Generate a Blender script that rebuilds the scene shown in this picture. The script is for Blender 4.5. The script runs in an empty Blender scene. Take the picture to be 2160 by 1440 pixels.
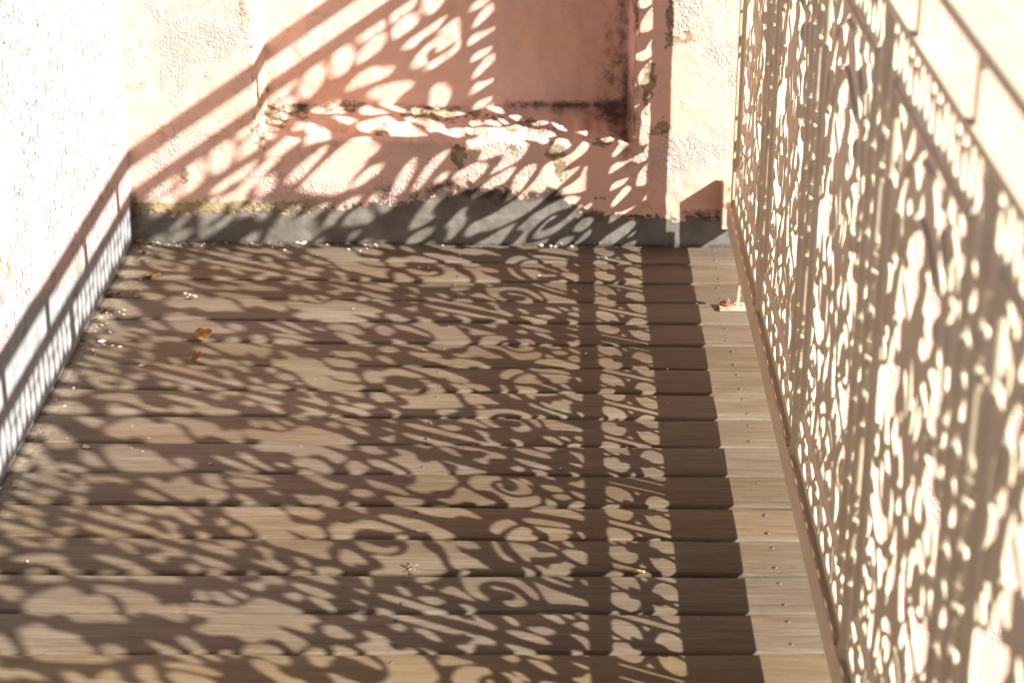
import bpy, math, random
import numpy as np
from mathutils import Vector, Matrix, noise as mnoise
R = math.radians
C = bpy.context.scene.collection
sc = bpy.context.scene
random.seed(7); rng = np.random.default_rng(7)

# ---------------------------------------------------------------- camera
cam = bpy.data.objects.new('camera', bpy.data.cameras.new('camera')); C.objects.link(cam); sc.camera = cam
F_PX, PITCH, YAW, ROLL = 4422.2, 0.391873, 0.0166065, 0.0054859
fw = Vector((-math.sin(YAW)*math.cos(PITCH), math.cos(YAW)*math.cos(PITCH), -math.sin(PITCH)))
rt = Vector((math.cos(YAW), math.sin(YAW), 0)); up = rt.cross(fw)
rt, up = math.cos(ROLL)*rt + math.sin(ROLL)*up, -math.sin(ROLL)*rt + math.cos(ROLL)*up
cam.matrix_world = Matrix((( rt.x, up.x, -fw.x, 0.83941), (rt.y, up.y, -fw.y, -4.02063), (rt.z, up.z, -fw.z, 1.45), (0, 0, 0, 1)))
cam.data.sensor_width = 36; cam.data.lens = F_PX/2160*36
cam.data.clip_start = 0.05; cam.data.clip_end = 200
cam.data.dof.use_dof = True; cam.data.dof.focus_distance = 3.45; cam.data.dof.aperture_fstop = 4.8
cam.data.dof.aperture_blades = 7

# ---------------------------------------------------------------- light
SUN = Vector((1, -0.52, 0.692)).normalized()
el = math.asin(SUN.z); az = math.atan2(SUN.x, SUN.y)
w = bpy.data.worlds.new('World'); sc.world = w; w.use_nodes = True
nt = w.node_tree; sky = nt.nodes.new('ShaderNodeTexSky'); sky.sky_type = 'NISHITA'; sky.sun_disc = False
sky.sun_elevation = el; sky.sun_rotation = az; sky.air_density = 0.15; sky.dust_density = 1.0; sky.ozone_density = 0.0
bg = nt.nodes['Background']; nt.links.new(sky.outputs[0], bg.inputs[0]); bg.inputs[1].default_value = 0.05
sun = bpy.data.objects.new('sun', bpy.data.lights.new('sun', 'SUN')); C.objects.link(sun)
sun.data.energy = 5.0; sun.data.angle = R(0.53); sun.data.color = (1.0, 0.965, 0.93)
sun.rotation_euler = SUN.to_track_quat('Z', 'Y').to_euler(); sun.location = (6, -3, 5)
vs = sc.view_settings; vs.view_transform = 'Standard'; vs.look = 'None'; vs.gamma = 1; vs.exposure = 1.72
vs.use_curve_mapping = False

# ---------------------------------------------------------------- helpers
def mesh_obj(name, V, Fc, mat, parent=None, smooth=False, kind=None):
    me = bpy.data.meshes.new(name); me.from_pydata([tuple(v) for v in V], [], [tuple(f) for f in Fc]); me.update()
    if smooth: me.polygons.foreach_set('use_smooth', [True]*len(me.polygons))
    o = bpy.data.objects.new(name, me); C.objects.link(o)
    if mat: me.materials.append(mat)
    if parent: o.parent = parent
    if kind: o['kind'] = kind
    return o
def tag(o, label=None, cat=None, group=None, kind=None):
    if label: o['label'] = label
    if cat: o['category'] = cat
    if group: o['group'] = group
    if kind: o['kind'] = kind
    return o
def empty(name, loc=(0, 0, 0), rz=0):
    o = bpy.data.objects.new(name, None); C.objects.link(o); o.location = loc; o.rotation_euler = (0, 0, rz); o.empty_display_size = .05
    return o
class MB:
    def __init__(s): s.v = []; s.f = []
    def add(s, V, Fc):
        n = len(s.v); s.v += [tuple(v) for v in V]; s.f += [tuple(i+n for i in f) for f in Fc]
    def box(s, x0, x1, y0, y1, z0, z1, b=0.0):
        if b <= 0:
            s.add([(x, y, z) for z in (z0, z1) for y in (y0, y1) for x in (x0, x1)],
                  [(0, 2, 3, 1), (4, 5, 7, 6), (0, 1, 5, 4), (2, 6, 7, 3), (0, 4, 6, 2), (1, 3, 7, 5)]); return
        # chamfered box: bevel edges running along the longest axis profile
        L = sorted([(x1-x0, 0), (y1-y0, 1), (z1-z0, 2)])[-1][1]
        lo = [x0, y0, z0]; hi = [x1, y1, z1]; a, c = [i for i in range(3) if i != L]
        prof = []
        for (ca, cc, sa, s_c) in ((hi[a], hi[c], -1, -1), (lo[a], hi[c], 1, -1), (lo[a], lo[c], 1, 1), (hi[a], lo[c], -1, 1)):
            pts = []
            for k in range(4):
                t = k/3*math.pi/2
                pts.append((ca + sa*b*(1-math.cos(t)), cc + s_c*b*(1-math.sin(t))))
            if (sa*s_c) < 0: pts = pts[::-1]
            prof += pts[::-1] if False else pts
        # order by angle round the centre
        ma, mc = (lo[a]+hi[a])/2, (lo[c]+hi[c])/2
        prof = sorted(set((round(p, 6), round(q_, 6)) for p, q_ in prof), key=lambda p: math.atan2((p[1]-mc)/(hi[c]-lo[c]), (p[0]-ma)/(hi[a]-lo[a])))
        n = len(prof); V = []
        for e in (lo[L], hi[L]):
            for p in prof:
                v = [0, 0, 0]; v[L] = e; v[a] = p[0]; v[c] = p[1]; V.append(v)
        Fc = [(i, (i+1) % n, n+(i+1) % n, n+i) for i in range(n)] + [tuple(range(n))[::-1], tuple(range(n, 2*n))]
        s.add(V, Fc)
    def lathe(s, prof, c, n=24, axis=2):
        V = []; Fc = []
        for r, h in prof:
            for k in range(n):
                t = 2*math.pi*k/n; p = [r*math.cos(t), r*math.sin(t), h]
                if axis == 0: p = [h, p[0], p[1]]
                V.append((c[0]+p[0], c[1]+p[1], c[2]+p[2]))
        m = len(prof)
        for i in range(m-1):
            for k in range(n):
                Fc.append((i*n+k, i*n+(k+1) % n, (i+1)*n+(k+1) % n, (i+1)*n+k))
        Fc.append(tuple(range(n))[::-1]); Fc.append(tuple(range((m-1)*n, m*n)))
        s.add(V, Fc)
    def build(s, name, mat, parent=None, smooth=False):
        o = mesh_obj(name, s.v, s.f, mat, parent, smooth)
        import bmesh
        bm = bmesh.new(); bm.from_mesh(o.data); bmesh.ops.recalc_face_normals(bm, faces=bm.faces); bm.to_mesh(o.data); bm.free()
        return o

def grid_noise(shape, cell, seed):
    """smooth value noise on a grid; cell = feature size in samples"""
    r = np.random.default_rng(seed); h, w_ = shape
    gh, gw = int(h/cell)+3, int(w_/cell)+3
    g = r.random((gh, gw)); y = np.arange(h)/cell; x = np.arange(w_)/cell
    yi = y.astype(int); xi = x.astype(int); fy = y-yi; fx = x-xi
    fy = (fy*fy*(3-2*fy))[:, None]; fx = (fx*fx*(3-2*fx))[None]
    a = g[yi][:, xi]; b = g[yi][:, xi+1]; c = g[yi+1][:, xi]; d = g[yi+1][:, xi+1]
    return (a*(1-fx)+b*fx)*(1-fy) + (c*(1-fx)+d*fx)*fy
def fbm(shape, cell, seed, octv=4):
    s = 0; a = 1; t = 0
    for k in range(octv):
        s = s + a*grid_noise(shape, max(cell/2**k, 1.01), seed+k*17); t += a; a *= .5
    return s/t

# ---------------------------------------------------------------- node helpers
class NT:
    def __init__(s, name):
        s.m = bpy.data.materials.new(name); s.m.use_nodes = True; s.t = s.m.node_tree; s.b = s.t.nodes['Principled BSDF']
    def n(s, ty, **kw):
        nd = s.t.nodes.new(ty)
        for k, v in kw.items(): setattr(nd, k, v)
        return nd
    def put(s, sock, v):
        if isinstance(v, (int, float)):
            sock.default_value = v if not hasattr(sock.default_value, '__len__') else (v, v, v)
        elif isinstance(v, tuple): sock.default_value = v if len(v) == len(sock.default_value) else tuple(v)+(1,)
        else: s.t.links.new(v, sock)
    def math(s, op, a, b=0.0, c=0.0, clamp=False):
        nd = s.n('ShaderNodeMath', operation=op, use_clamp=clamp); s.put(nd.inputs[0], a); s.put(nd.inputs[1], b); s.put(nd.inputs[2], c); return nd.outputs[0]
    def vmath(s, op, a, b=(0, 0, 0)):
        nd = s.n('ShaderNodeVectorMath', operation=op); s.put(nd.inputs[0], a); s.put(nd.inputs[1], b); return nd.outputs[0]
    def mix(s, f, a, b, mode='MIX'):
        nd = s.n('ShaderNodeMix', data_type='RGBA', blend_type=mode); s.put(nd.inputs[0], f); s.put(nd.inputs[6], a); s.put(nd.inputs[7], b); return nd.outputs[2]
    def ramp(s, f, lo, hi, a=0.0, b=1.0):
        nd = s.n('ShaderNodeMapRange', interpolation_type='SMOOTHSTEP'); s.put(nd.inputs[0], f); s.put(nd.inputs[1], lo); s.put(nd.inputs[2], hi); s.put(nd.inputs[3], a); s.put(nd.inputs[4], b); return nd.outputs[0]
    def noise(s, vec, scale, detail=4.0, rough=0.55, col=False):
        nd = s.n('ShaderNodeTexNoise'); s.put(nd.inputs['Vector'], vec); s.put(nd.inputs['Scale'], scale); s.put(nd.inputs['Detail'], detail); s.put(nd.inputs['Roughness'], rough)
        return nd.outputs[1 if col else 0]
    def voro(s, vec, scale, feat='F1', out=0, rnd=1.0):
        nd = s.n('ShaderNodeTexVoronoi', feature=feat); s.put(nd.inputs['Vector'], vec); s.put(nd.inputs['Scale'], scale); s.put(nd.inputs['Randomness'], rnd); return nd.outputs[out]
    def obj(s): return s.n('ShaderNodeTexCoord').outputs['Object']
    def map(s, vec, scale=(1, 1, 1), loc=(0, 0, 0)):
        nd = s.n('ShaderNodeMapping'); s.put(nd.inputs['Vector'], vec); nd.inputs['Scale'].default_value = scale; nd.inputs['Location'].default_value = loc; return nd.outputs[0]
    def attr(s, name):
        return s.n('ShaderNodeAttribute', attribute_name=name).outputs['Color']
    def sep(s, v):
        nd = s.n('ShaderNodeSeparateXYZ'); s.put(nd.inputs[0], v); return nd.outputs
    def comb(s, x, y, z):
        nd = s.n('ShaderNodeCombineXYZ'); s.put(nd.inputs[0], x); s.put(nd.inputs[1], y); s.put(nd.inputs[2], z); return nd.outputs[0]
    def bump(s, h, dist, strength=1.0, prev=None):
        nd = s.n('ShaderNodeBump'); s.put(nd.inputs['Height'], h); nd.inputs['Distance'].default_value = dist; nd.inputs['Strength'].default_value = strength
        if prev is not None: s.put(nd.inputs['Normal'], prev)
        return nd.outputs[0]
    def out(s, col, rough=0.8, normal=None, spec=None, metal=None):
        s.put(s.b.inputs['Base Color'], col); s.put(s.b.inputs['Roughness'], rough)
        if normal is not None: s.put(s.b.inputs['Normal'], normal)
        if spec is not None: s.put(s.b.inputs['Specular IOR Level'], spec)
        if metal is not None: s.put(s.b.inputs['Metallic'], metal)
        return s.m

# ---------------------------------------------------------------- materials
def plaster_mat(name, base, base2, crack_scale, crack_amt, flat, plinth=(0.27, 0.275, 0.27), fleck=0.0):
    """painted plaster; attribute 'mask': R peeled paint, G bare cement plinth, B mould; A unused. flat = which axes span the wall"""
    t = NT(name); co = t.obj(); x, y, z = t.sep(co)
    fine = t.noise(co, 160, 5, .6); mid = t.noise(co, 38, 5, .6); big = t.noise(co, 6, 4, .55)
    a = t.sep(t.attr('mask')) if False else None
    sepc = t.n('ShaderNodeSeparateColor'); t.put(sepc.inputs[0], t.attr('mask')); r, g, b = sepc.outputs
    # noise-broken thresholds
    jit = t.math('ADD', t.math('MULTIPLY', t.math('SUBTRACT', mid, .5), .55), t.math('MULTIPLY', t.math('SUBTRACT', fine, .5), .35))
    jit0 = jit
    chip = t.sep(t.voro(t.vmath('ADD', co, t.vmath('MULTIPLY', t.noise(co, 90, 3, .6, col=True), (0.008, 0.008, 0.008))), 130, 'F1', 1))[0]
    jit = t.math('ADD', jit, t.math('MULTIPLY', t.math('SUBTRACT', chip, .5), .38))
    peel = t.ramp(t.math('ADD', r, jit), .49, .52)
    pl = t.ramp(t.math('ADD', g, t.math('MULTIPLY', jit, .8)), .47, .53)
    mould_dark = t.ramp(t.math('ADD', b, t.math('MULTIPLY', jit0, 1.9)), .35, .95)
    # cracks
    warp = t.vmath('ADD', co, t.vmath('MULTIPLY', t.noise(co, 55, 4, .6, col=True), (0.014, 0.014, 0.014)))
    d1 = t.voro(warp, crack_scale, 'DISTANCE_TO_EDGE')
    d2 = t.voro(warp, crack_scale*.37, 'DISTANCE_TO_EDGE')
    smoothreg = t.ramp(y, .05, .09, 1, .15) if flat == 'xz' else 1.0
    reg = t.math('MULTIPLY', t.ramp(t.math('ADD', big, t.math('MULTIPLY', t.math('SUBTRACT', mid, .5), .25)), .44, .66), smoothreg)
    c1 = t.math('MULTIPLY', t.ramp(d1, .0, .13, 1, 0), reg)
    c2 = t.math('MULTIPLY', t.ramp(d2, .0, .035, 1, 0), t.math('MULTIPLY', t.ramp(t.noise(co, 11, 3), .50, .62), smoothreg))
    crack = t.math('MAXIMUM', t.math('MULTIPLY', c1, .55), c2)
    nopl = t.math('SUBTRACT', 1.0, t.math('MAXIMUM', pl, peel))
    crack = t.math('MULTIPLY', t.math('MULTIPLY', crack, crack_amt), nopl)
    col = t.mix(t.ramp(big, .3, .7), base, base2)
    col = t.mix(t.math('MULTIPLY', t.ramp(fine, .35, .7), .10), col, (0.55, 0.36, 0.27, 1))
    col = t.mix(t.math('MULTIPLY', crack, .45), col, (0.30, 0.15, 0.09, 1))
    if fleck:
        fl = t.math('MULTIPLY', t.ramp(t.voro(t.map(warp, (1.6, 1.6, .8)), 70, 'DISTANCE_TO_EDGE'), .0, .10, 1, 0), t.ramp(t.noise(t.map(co, (1, 1, .5)), 70, 3), .515, .585))
        fl = t.math('MULTIPLY', fl, t.math('MULTIPLY', t.ramp(t.noise(co, 7, 3), .36, .52), nopl))
        col = t.mix(t.math('MULTIPLY', fl, fleck), col, (0.045, 0.018, 0.008, 1))
        crack = t.math('MAXIMUM', crack, fl)
    pc = t.mix(t.ramp(t.noise(co, 55, 5, .7), .35, .65), (0.17, 0.125, 0.072, 1), (0.34, 0.265, 0.165, 1))
    rim = t.math('MULTIPLY', t.math('MULTIPLY', peel, t.math('SUBTRACT', 1.0, peel)), 4.0)
    col = t.mix(peel, col, pc)
    col = t.mix(t.math('MULTIPLY', rim, .7), col, (0.09, 0.05, 0.025, 1))
    gc = t.mix(t.ramp(t.noise(co, 24, 6, .7), .3, .7), plinth, tuple(c*1.5 for c in plinth[:3])+(1,))
    gc = t.mix(t.math('MULTIPLY', t.ramp(t.noise(t.map(co, (1, 1, 2.5)), 14, 5, .7), .55, .72), .5), gc, (0.105, 0.078, 0.045, 1))
    col = t.mix(pl, col, gc)
    # greenish yellow band just over the plinth where G sits between thresholds, left end only
    band = t.math('MULTIPLY', t.ramp(t.math('ADD', g, t.math('MULTIPLY', jit, .25)), .02, .10), t.math('MULTIPLY', t.ramp(x, .30, .50, 1, 0), t.math('SUBTRACT', 1.0, pl)))
    col = t.mix(t.math('MULTIPLY', t.math('MULTIPLY', band, t.ramp(t.noise(co, 30, 4), .3, .6, .45, 1)), .9 if not fleck else 0.0), col, (0.215, 0.195, 0.065, 1))
    col = t.mix(t.math('MULTIPLY', mould_dark, .86), col, (0.045, 0.030, 0.018, 1))
    h = t.math('ADD', t.math('MULTIPLY', fine, .35), t.math('MULTIPLY', mid, .9))
    n1 = t.bump(h, .0022, .55)
    cell = t.math('MULTIPLY', t.ramp(d1, .0, .3), reg)
    hh = t.math('SUBTRACT', t.math('MULTIPLY', cell, t.math('MULTIPLY', nopl, crack_amt)), t.math('MULTIPLY', crack, .8))
    n2 = t.bump(hh, .0028, .85, n1)
    n3 = t.bump(t.math('SUBTRACT', 1.0, t.math('MAXIMUM', peel, t.math('MULTIPLY', pl, .7))), .0030, .9, n2)
    return t.out(col, .85, n3, .25)

M = {}
M['pink'] = plaster_mat('pink_plaster', (0.66, 0.415, 0.305, 1), (0.63, 0.445, 0.37, 1), 105, .6, 'xz', (0.118, 0.108, 0.088, 1))
M['white'] = plaster_mat('pale_plaster', (0.385, 0.285, 0.265, 1), (0.39, 0.315, 0.29, 1), 80, .5, 'yz', (0.19, 0.190, 0.190, 1), fleck=.85)

def wood_mat():
    t = NT('weathered_decking'); co = t.obj()
    pid = t.sep(t.attr('plank'))
    r1, r2, r3 = pid
    tone = t.math('ADD', .76, t.math('ADD', t.math('MULTIPLY', r1, .30), t.math('MULTIPLY', t.ramp(t.noise(t.map(co, (2.5, 14, 1)), 1.6, 5, .65), .3, .7), .20)))
    v = t.vmath('ADD', co, t.comb(t.math('MULTIPLY', r1, 37.0), t.math('MULTIPLY', r2, 11.0), 0.0))
    g1 = t.noise(t.map(v, (3.0, 95, 30)), 3.0, 6, .6)
    g2 = t.noise(t.map(v, (9, 420, 60)), 1.0, 4, .7)
    g3 = t.noise(t.map(v, (1.2, 9, 9)), 2.2, 4, .6)
    pores = t.ramp(t.noise(t.map(v, (70, 1100, 90)), 1.0, 2, .5), .58, .68)
    base = t.mix(t.ramp(g1, .25, .75), (0.060, 0.0378, 0.0165, 1), (0.136, 0.096, 0.052, 1))
    grey = t.mix(t.ramp(g1, .25, .75), (0.105, 0.086, 0.055, 1), (0.188, 0.159, 0.111, 1))
    col = t.mix(t.math('ADD', t.math('MULTIPLY', t.ramp(g3, .35, .65), .45), t.math('MULTIPLY', r3, .55)), base, grey)
    col = t.mix(t.math('MULTIPLY', t.ramp(r2, .62, 1.0), .5), col, (0.185, 0.128, 0.058, 1))
    col = t.mix(t.math('MULTIPLY', t.ramp(g2, .42, .72), .75), col, (0.075, 0.042, 0.023, 1))
    col = t.mix(t.math('MULTIPLY', pores, .5), col, (0.05, 0.028, 0.015, 1))
    col = t.mix(1.0, col, t.comb(tone, t.math('MULTIPLY', tone, t.math('ADD', .985, t.math('MULTIPLY', r2, .04))), t.math('MULTIPLY', tone, t.math('ADD', .97, t.math('MULTIPLY', r3, .10)))), 'MULTIPLY')
    # sandy dust along the left wall
    x, y, z = t.sep(co)
    dust = t.math('MULTIPLY', t.ramp(t.math('ADD', x, t.math('MULTIPLY', t.noise(co, 30, 4), .05)), .03, .09, 1, 0), t.ramp(t.noise(co, 90, 4), .4, .6, .35, 1))
    col = t.mix(t.math('MULTIPLY', dust, .8), col, (0.25, 0.21, 0.15, 1))
    h = t.math('ADD', t.math('MULTIPLY', g1, .6), t.math('ADD', t.math('MULTIPLY', g2, .5), t.math('MULTIPLY', t.noise(co, 700, 2), .25)))
    return t.out(col, t.ramp(g1, .2, .8, .62, .48), t.bump(h, .0012, .6), .35)
M['wood'] = wood_mat()

def paint_mat(name, col, col2, worn=0.0):
    t = NT(name); co = t.obj(); big = t.noise(co, 9, 4); f = t.noise(co, 120, 4, .6)
    c = t.mix(t.ramp(big, .3, .7), col, col2)
    if worn:
        wr = t.ramp(t.math('ADD', t.noise(co, 45, 5, .7), t.math('MULTIPLY', f, .15)), .70-worn, .74-worn)
        c = t.mix(t.math('MULTIPLY', wr, .9), c, (0.30, 0.14, 0.06, 1))
    return t.out(c, .42, t.bump(f, .0006, .5), .45)
M['iron'] = paint_mat('cream_painted_iron', (0.55, 0.465, 0.315, 1), (0.61, 0.53, 0.37, 1))
M['grime'] = paint_mat('rust_streaked_paint', (0.30, 0.19, 0.11, 1), (0.42, 0.31, 0.20, 1), .10)
M['iron_worn'] = paint_mat('chipped_cream_paint', (0.50, 0.42, 0.32, 1), (0.44, 0.36, 0.26, 1), .08)
t = NT('dark_gap'); M['dark'] = t.out((0.02, 0.014, 0.01, 1), .9)  # near-black colour stands in for the shade seen through board gaps
t = NT('rusty_steel'); co = t.obj(); M['rust'] = t.out(t.mix(t.ramp(t.noise(co, 200, 4), .35, .65), (0.11, 0.035, 0.016, 1), (0.30, 0.12, 0.05, 1)), .7, t.bump(t.noise(co, 300, 3), .0005, .8), .3)
t = NT('steel'); M['steel'] = t.out((0.42, 0.40, 0.37, 1), .38, None, .5, .9)
t = NT('screw_head'); M['screw'] = t.out((0.11, 0.088, 0.065, 1), .5, None, .5, .5)
t = NT('paint_flake'); co = t.obj(); M['flake'] = t.out(t.mix(t.noise(co, 90, 3), (0.42, 0.30, 0.24, 1), (0.58, 0.50, 0.42, 1)), .8, t.bump(t.noise(co, 250, 3), .0006, .8), .2)
def leaf_mat(name, a, b):
    t = NT(name); co = t.obj(); n_ = t.noise(co, 70, 4, .6)
    vein = t.ramp(t.voro(t.map(co, (1, 2.2, 1)), 120, 'DISTANCE_TO_EDGE'), .0, .08, 1, 0)
    c = t.mix(t.ramp(n_, .35, .65), a, b); c = t.mix(t.math('MULTIPLY', vein, .35), c, tuple(v*.4 for v in a[:3])+(1,))
    t.put(t.b.inputs['Subsurface Weight'], 0.0)
    return t.out(c, .6, t.bump(n_, .0008, .8), .3)
M['leaf1'] = leaf_mat('ochre_leaf', (0.30, 0.13, 0.03, 1), (0.52, 0.31, 0.09, 1))
M['leaf2'] = leaf_mat('orange_leaf', (0.33, 0.10, 0.022, 1), (0.46, 0.18, 0.04, 1))
M['leaf3'] = leaf_mat('brown_leaf', (0.09, 0.035, 0.014, 1), (0.20, 0.085, 0.03, 1))
M['twig'] = leaf_mat('dry_stem', (0.38, 0.25, 0.08, 1), (0.52, 0.40, 0.18, 1))
M['dull'] = leaf_mat('dull_stem', (0.20, 0.15, 0.09, 1), (0.30, 0.24, 0.155, 1))
t = NT('terrace_ground'); co = t.obj(); M['ground'] = t.out(t.mix(t.noise(co, 3, 5), (0.34, 0.29, 0.24, 1), (0.46, 0.40, 0.33, 1)), .9, t.bump(t.noise(co, 60, 4), .004, .5), .2)

# ---------------------------------------------------------------- the setting
g = MB(); g.add([(-20, -30, -3), (30, -30, -3), (30, 20, -3), (-20, 20, -3)], [(0, 1, 2, 3)])  # unseen pale plane added far below to bounce warm sunlight up
gr = g.build('ground', M['ground']); tag(gr, kind='structure')

# deck boards: gap lines measured as (y at x=0, y at x=1.2)
GL = [(-0.1029, -0.0985), (-0.2091, -0.2051), (-0.3150, -0.3110), (-0.4215, -0.4165), (-0.5285, -0.5228), (-0.6360, -0.6300), (-0.7430, -0.7353),
      (-0.8511, -0.8400), (-0.9586, -0.9475), (-1.0665, -1.0545), (-1.1770, -1.1610), (-1.2855, -1.2675), (-1.3974, -1.3730), (-1.5080, -1.4800), (-1.6190, -1.5870)]
GL = [(0.000, 0.008)] + GL
while GL[-1][0] > -4.6: a, b = GL[-1]; GL.append((a-.1085, b-.1075))
deck = MB(); pcol = []
X0, X1, GAP = -0.012, 1.238, 0.0062
GG = [.0045+.0065*random.random()**1.2 for _ in GL]
for i in range(len(GL)-1):
    (a0, b0), (a1, b1) = GL[i], GL[i+1]
    ya = lambda x, A, B: A + (B-A)*x/1.2
    tilt = random.uniform(-.0006, .0006); dz = random.uniform(-.0008, .0008); rad = .0050
    nx = 60
    prof = [(0, -.022), (0, -rad)] + [(rad*(1-math.cos(t)), -rad+rad*math.sin(t)) for t in (R(22), R(45), R(68), R(90))]
    V = []; Fc = []
    gf = GG[i]/2; gn = GG[i+1]/2
    wob = [random.uniform(-.0005, .0005) for _ in range(nx+1)]
    x1 = X1 + random.uniform(-.002, .002)
    for k in range(nx+1):
        x = X0 + (x1-X0)*k/nx
        yf = ya(x, a0, b0) - gf + wob[k]*.6; yn = ya(x, a1, b1) + gn + wob[(k*7) % nx]*.6
        bow = .0007*math.sin(k*.31+i)
        row = [(x, yf-o_, zz+dz+bow+tilt) for o_, zz in prof] + [(x, yn+o_, zz+dz+bow-tilt) for o_, zz in prof[::-1]]
        V += row
    m = len(prof)*2
    for k in range(nx):
        for j in range(m-1): Fc.append((k*m+j, k*m+j+1, (k+1)*m+j+1, (k+1)*m+j))
    Fc.append(tuple(range(m))); Fc.append(tuple(range(nx*m, nx*m+m))[::-1])
    n0 = len(deck.f); deck.add(V, Fc)
    pc = (random.random(), random.random()*.6, random.random(), 1)
    if i == 14: pc = (pc[0], .3, .75, 1)
    if i in (15,): pc = (.8, .85, .3, 1)
    pcol += [pc]*len(V)
do = deck.build('deck', M['wood'], smooth=True); tag(do, kind='structure')
at = do.data.attributes.new('plank', 'FLOAT_COLOR', 'POINT'); at.data.foreach_set('color', np.array(pcol, dtype=np.float32).ravel())
sub = MB(); sub.box(-.05, 1.22, -4.7, .02, -.12, -.085)  # blackened sheet under the boards paints in the shade; joists follow
for x in (.02, .33, .64, .96, 1.17): sub.box(x-.022, x+.022, -4.7, .01, -.052, -.030)
so = sub.build('joists', M['dark'], do)
# screws
def at_px_none(): pass
for i in range(1, 20):
    a0, b0 = GL[i-1]; a1, b1 = GL[i]
    for x in (1.175+.003*math.sin(i), .672 - .002*i):
        if x < 1 and i > 17: continue
        for s in (.22, .78):
            y0 = a0+(b0-a0)*x/1.2; y1 = a1+(b1-a1)*x/1.2; y = y0+(y1-y0)*s
            m_ = MB(); m_.lathe([(.0030, -.004), (.0031, .0001), (.0022, .0006), (.0009, .0004)], (0, 0, 0), 14)
            o = m_.build('screw', M['screw'], do, True); o.location = (x+random.uniform(-.003, .003), y, random.uniform(.0002, .0009)); 

# ---------------------------------------------------------------- back wall (height field with the niche cut in)
def wall_sheet(name, us, vs, pos, mask, mat, close=None):
    nu, nv = len(us), len(vs)
    V = pos.reshape(-1, 3)
    idx = np.arange(nu*nv).reshape(nv, nu)
    Fc = np.stack([idx[:-1, :-1], idx[:-1, 1:], idx[1:, 1:], idx[1:, :-1]], -1).reshape(-1, 4)
    me = bpy.data.meshes.new(name)
    me.vertices.add(len(V)); me.vertices.foreach_set('co', V.astype(np.float32).ravel())
    me.loops.add(Fc.size); me.loops.foreach_set('vertex_index', Fc.ravel().astype(np.int32))
    me.polygons.add(len(Fc)); me.polygons.foreach_set('loop_start', (np.arange(len(Fc))*4).astype(np.int32))
    me.update(calc_edges=True); me.validate()
    me.polygons.foreach_set('use_smooth', np.ones(len(Fc), dtype=bool))
    me.materials.append(mat)
    a = me.attributes.new('mask', 'FLOAT_COLOR', 'POINT'); a.data.foreach_set('color', mask.reshape(-1, 4).astype(np.float32).ravel())
    o = bpy.data.objects.new(name, me); C.objects.link(o)
    return o
TE = 0.0130
xs = np.concatenate([np.arange(-.30, 0, .03), np.arange(0, 1.30, .0035), np.arange(1.30, 2.6, .03)])
zs = np.concatenate([np.arange(-1.6, -.06, .06), np.arange(-.06, .80, .0035), np.arange(.80, 1.25, .05)])
Xg, Zg = np.meshgrid(xs, zs); sh = Xg.shape
def sstep(v, a, b): t_ = np.clip((v-a)/(b-a), 0, 1); return t_*t_*(3-2*t_)
n_lo = fbm(sh, 28, 3)-.5; n_mid = fbm(sh, 9, 5)-.5; n_hi = fbm(sh, 3, 9, 2)-.5
NX0, NX1, NZ = .258, 1.010, .222
left = sstep(Xg + n_mid*.006, NX0, NX0+.0035); right = 1-sstep(Xg + n_mid*.004, NX1-.004, NX1)
edge_rough = np.where((Zg < .27) & (Zg > .19), 1, 0)
zf = Zg + n_mid*.012*edge_rough + n_lo*.014*edge_rough
sill = np.clip((zf-(NZ-.010))/.030, 0, 1)
sill = np.where(sill < .5, 2*sill*sill*.9, sill); sill = np.clip(sill, 0, 1)
niche = left*right*sill
Yg = TE*Xg - .0025*n_lo*2 - .0012*n_mid*2 - .0006*n_hi
Yg = Yg + .15*niche - .003*n_mid*niche
Yg = np.where((Xg > -.02) & (Zg < .06) & (Xg < 1.25), Yg - .0015*sstep(-Zg, -.06, -.055), Yg)
mask = np.zeros(sh+(4,)); mask[..., 3] = 1
rag = fbm(sh, 6, 101, 4); peel = np.zeros(sh)
for (cx, cz, rx, rz, am) in [(.661, .186, .017, .022, 1), (.856, .192, .019, .020, 1), (.868, .160, .012, .024, .9), (.772, .202, .012, .008, .8), (.505, .226, .020, .006, .8), (1.040, .345, .011, .036, 1),
        (1.036, .305, .008, .026, .9), (1.077, .468, .008, .045, .95), (1.094, .425, .018, .010, .85), (1.115, .440, .010, .014, .9), (1.073, .248, .017, .017, 1), (1.052, .235, .012, .010, .8), (.111, .138, .011, .014, .8), (1.013, .49, .006, .04, .95),
        (.278, .238, .030, .012, .8), (.325, .240, .030, .008, .8), (.95, .212, .025, .007, .8), (.42, .246, .05, .008, .7), (.60, .235, .06, .008, .8), (.70, .236, .05, .005, .7), (.262, .30, .006, .05, .55), (.265, .215, .015, .02, .6), (.255, .45, .006, .06, .5), (.80, .228, .05, .006, .7),
        (1.16, .40, .004, .012, .5), (.86, .115, .03, .006, .7), (.95, .10, .012, .008, .6), (.52, .50, .02, .02, .5), (.62, .47, .02, .015, .6)]:
    dd = np.sqrt(((Xg-cx)/rx)**2 + ((Zg-cz)/rz)**2)*(.55+.95*rag); peel = np.maximum(peel, am*np.clip(1.0-dd*.5, 0, 1))
mask[..., 0] = peel
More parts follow.
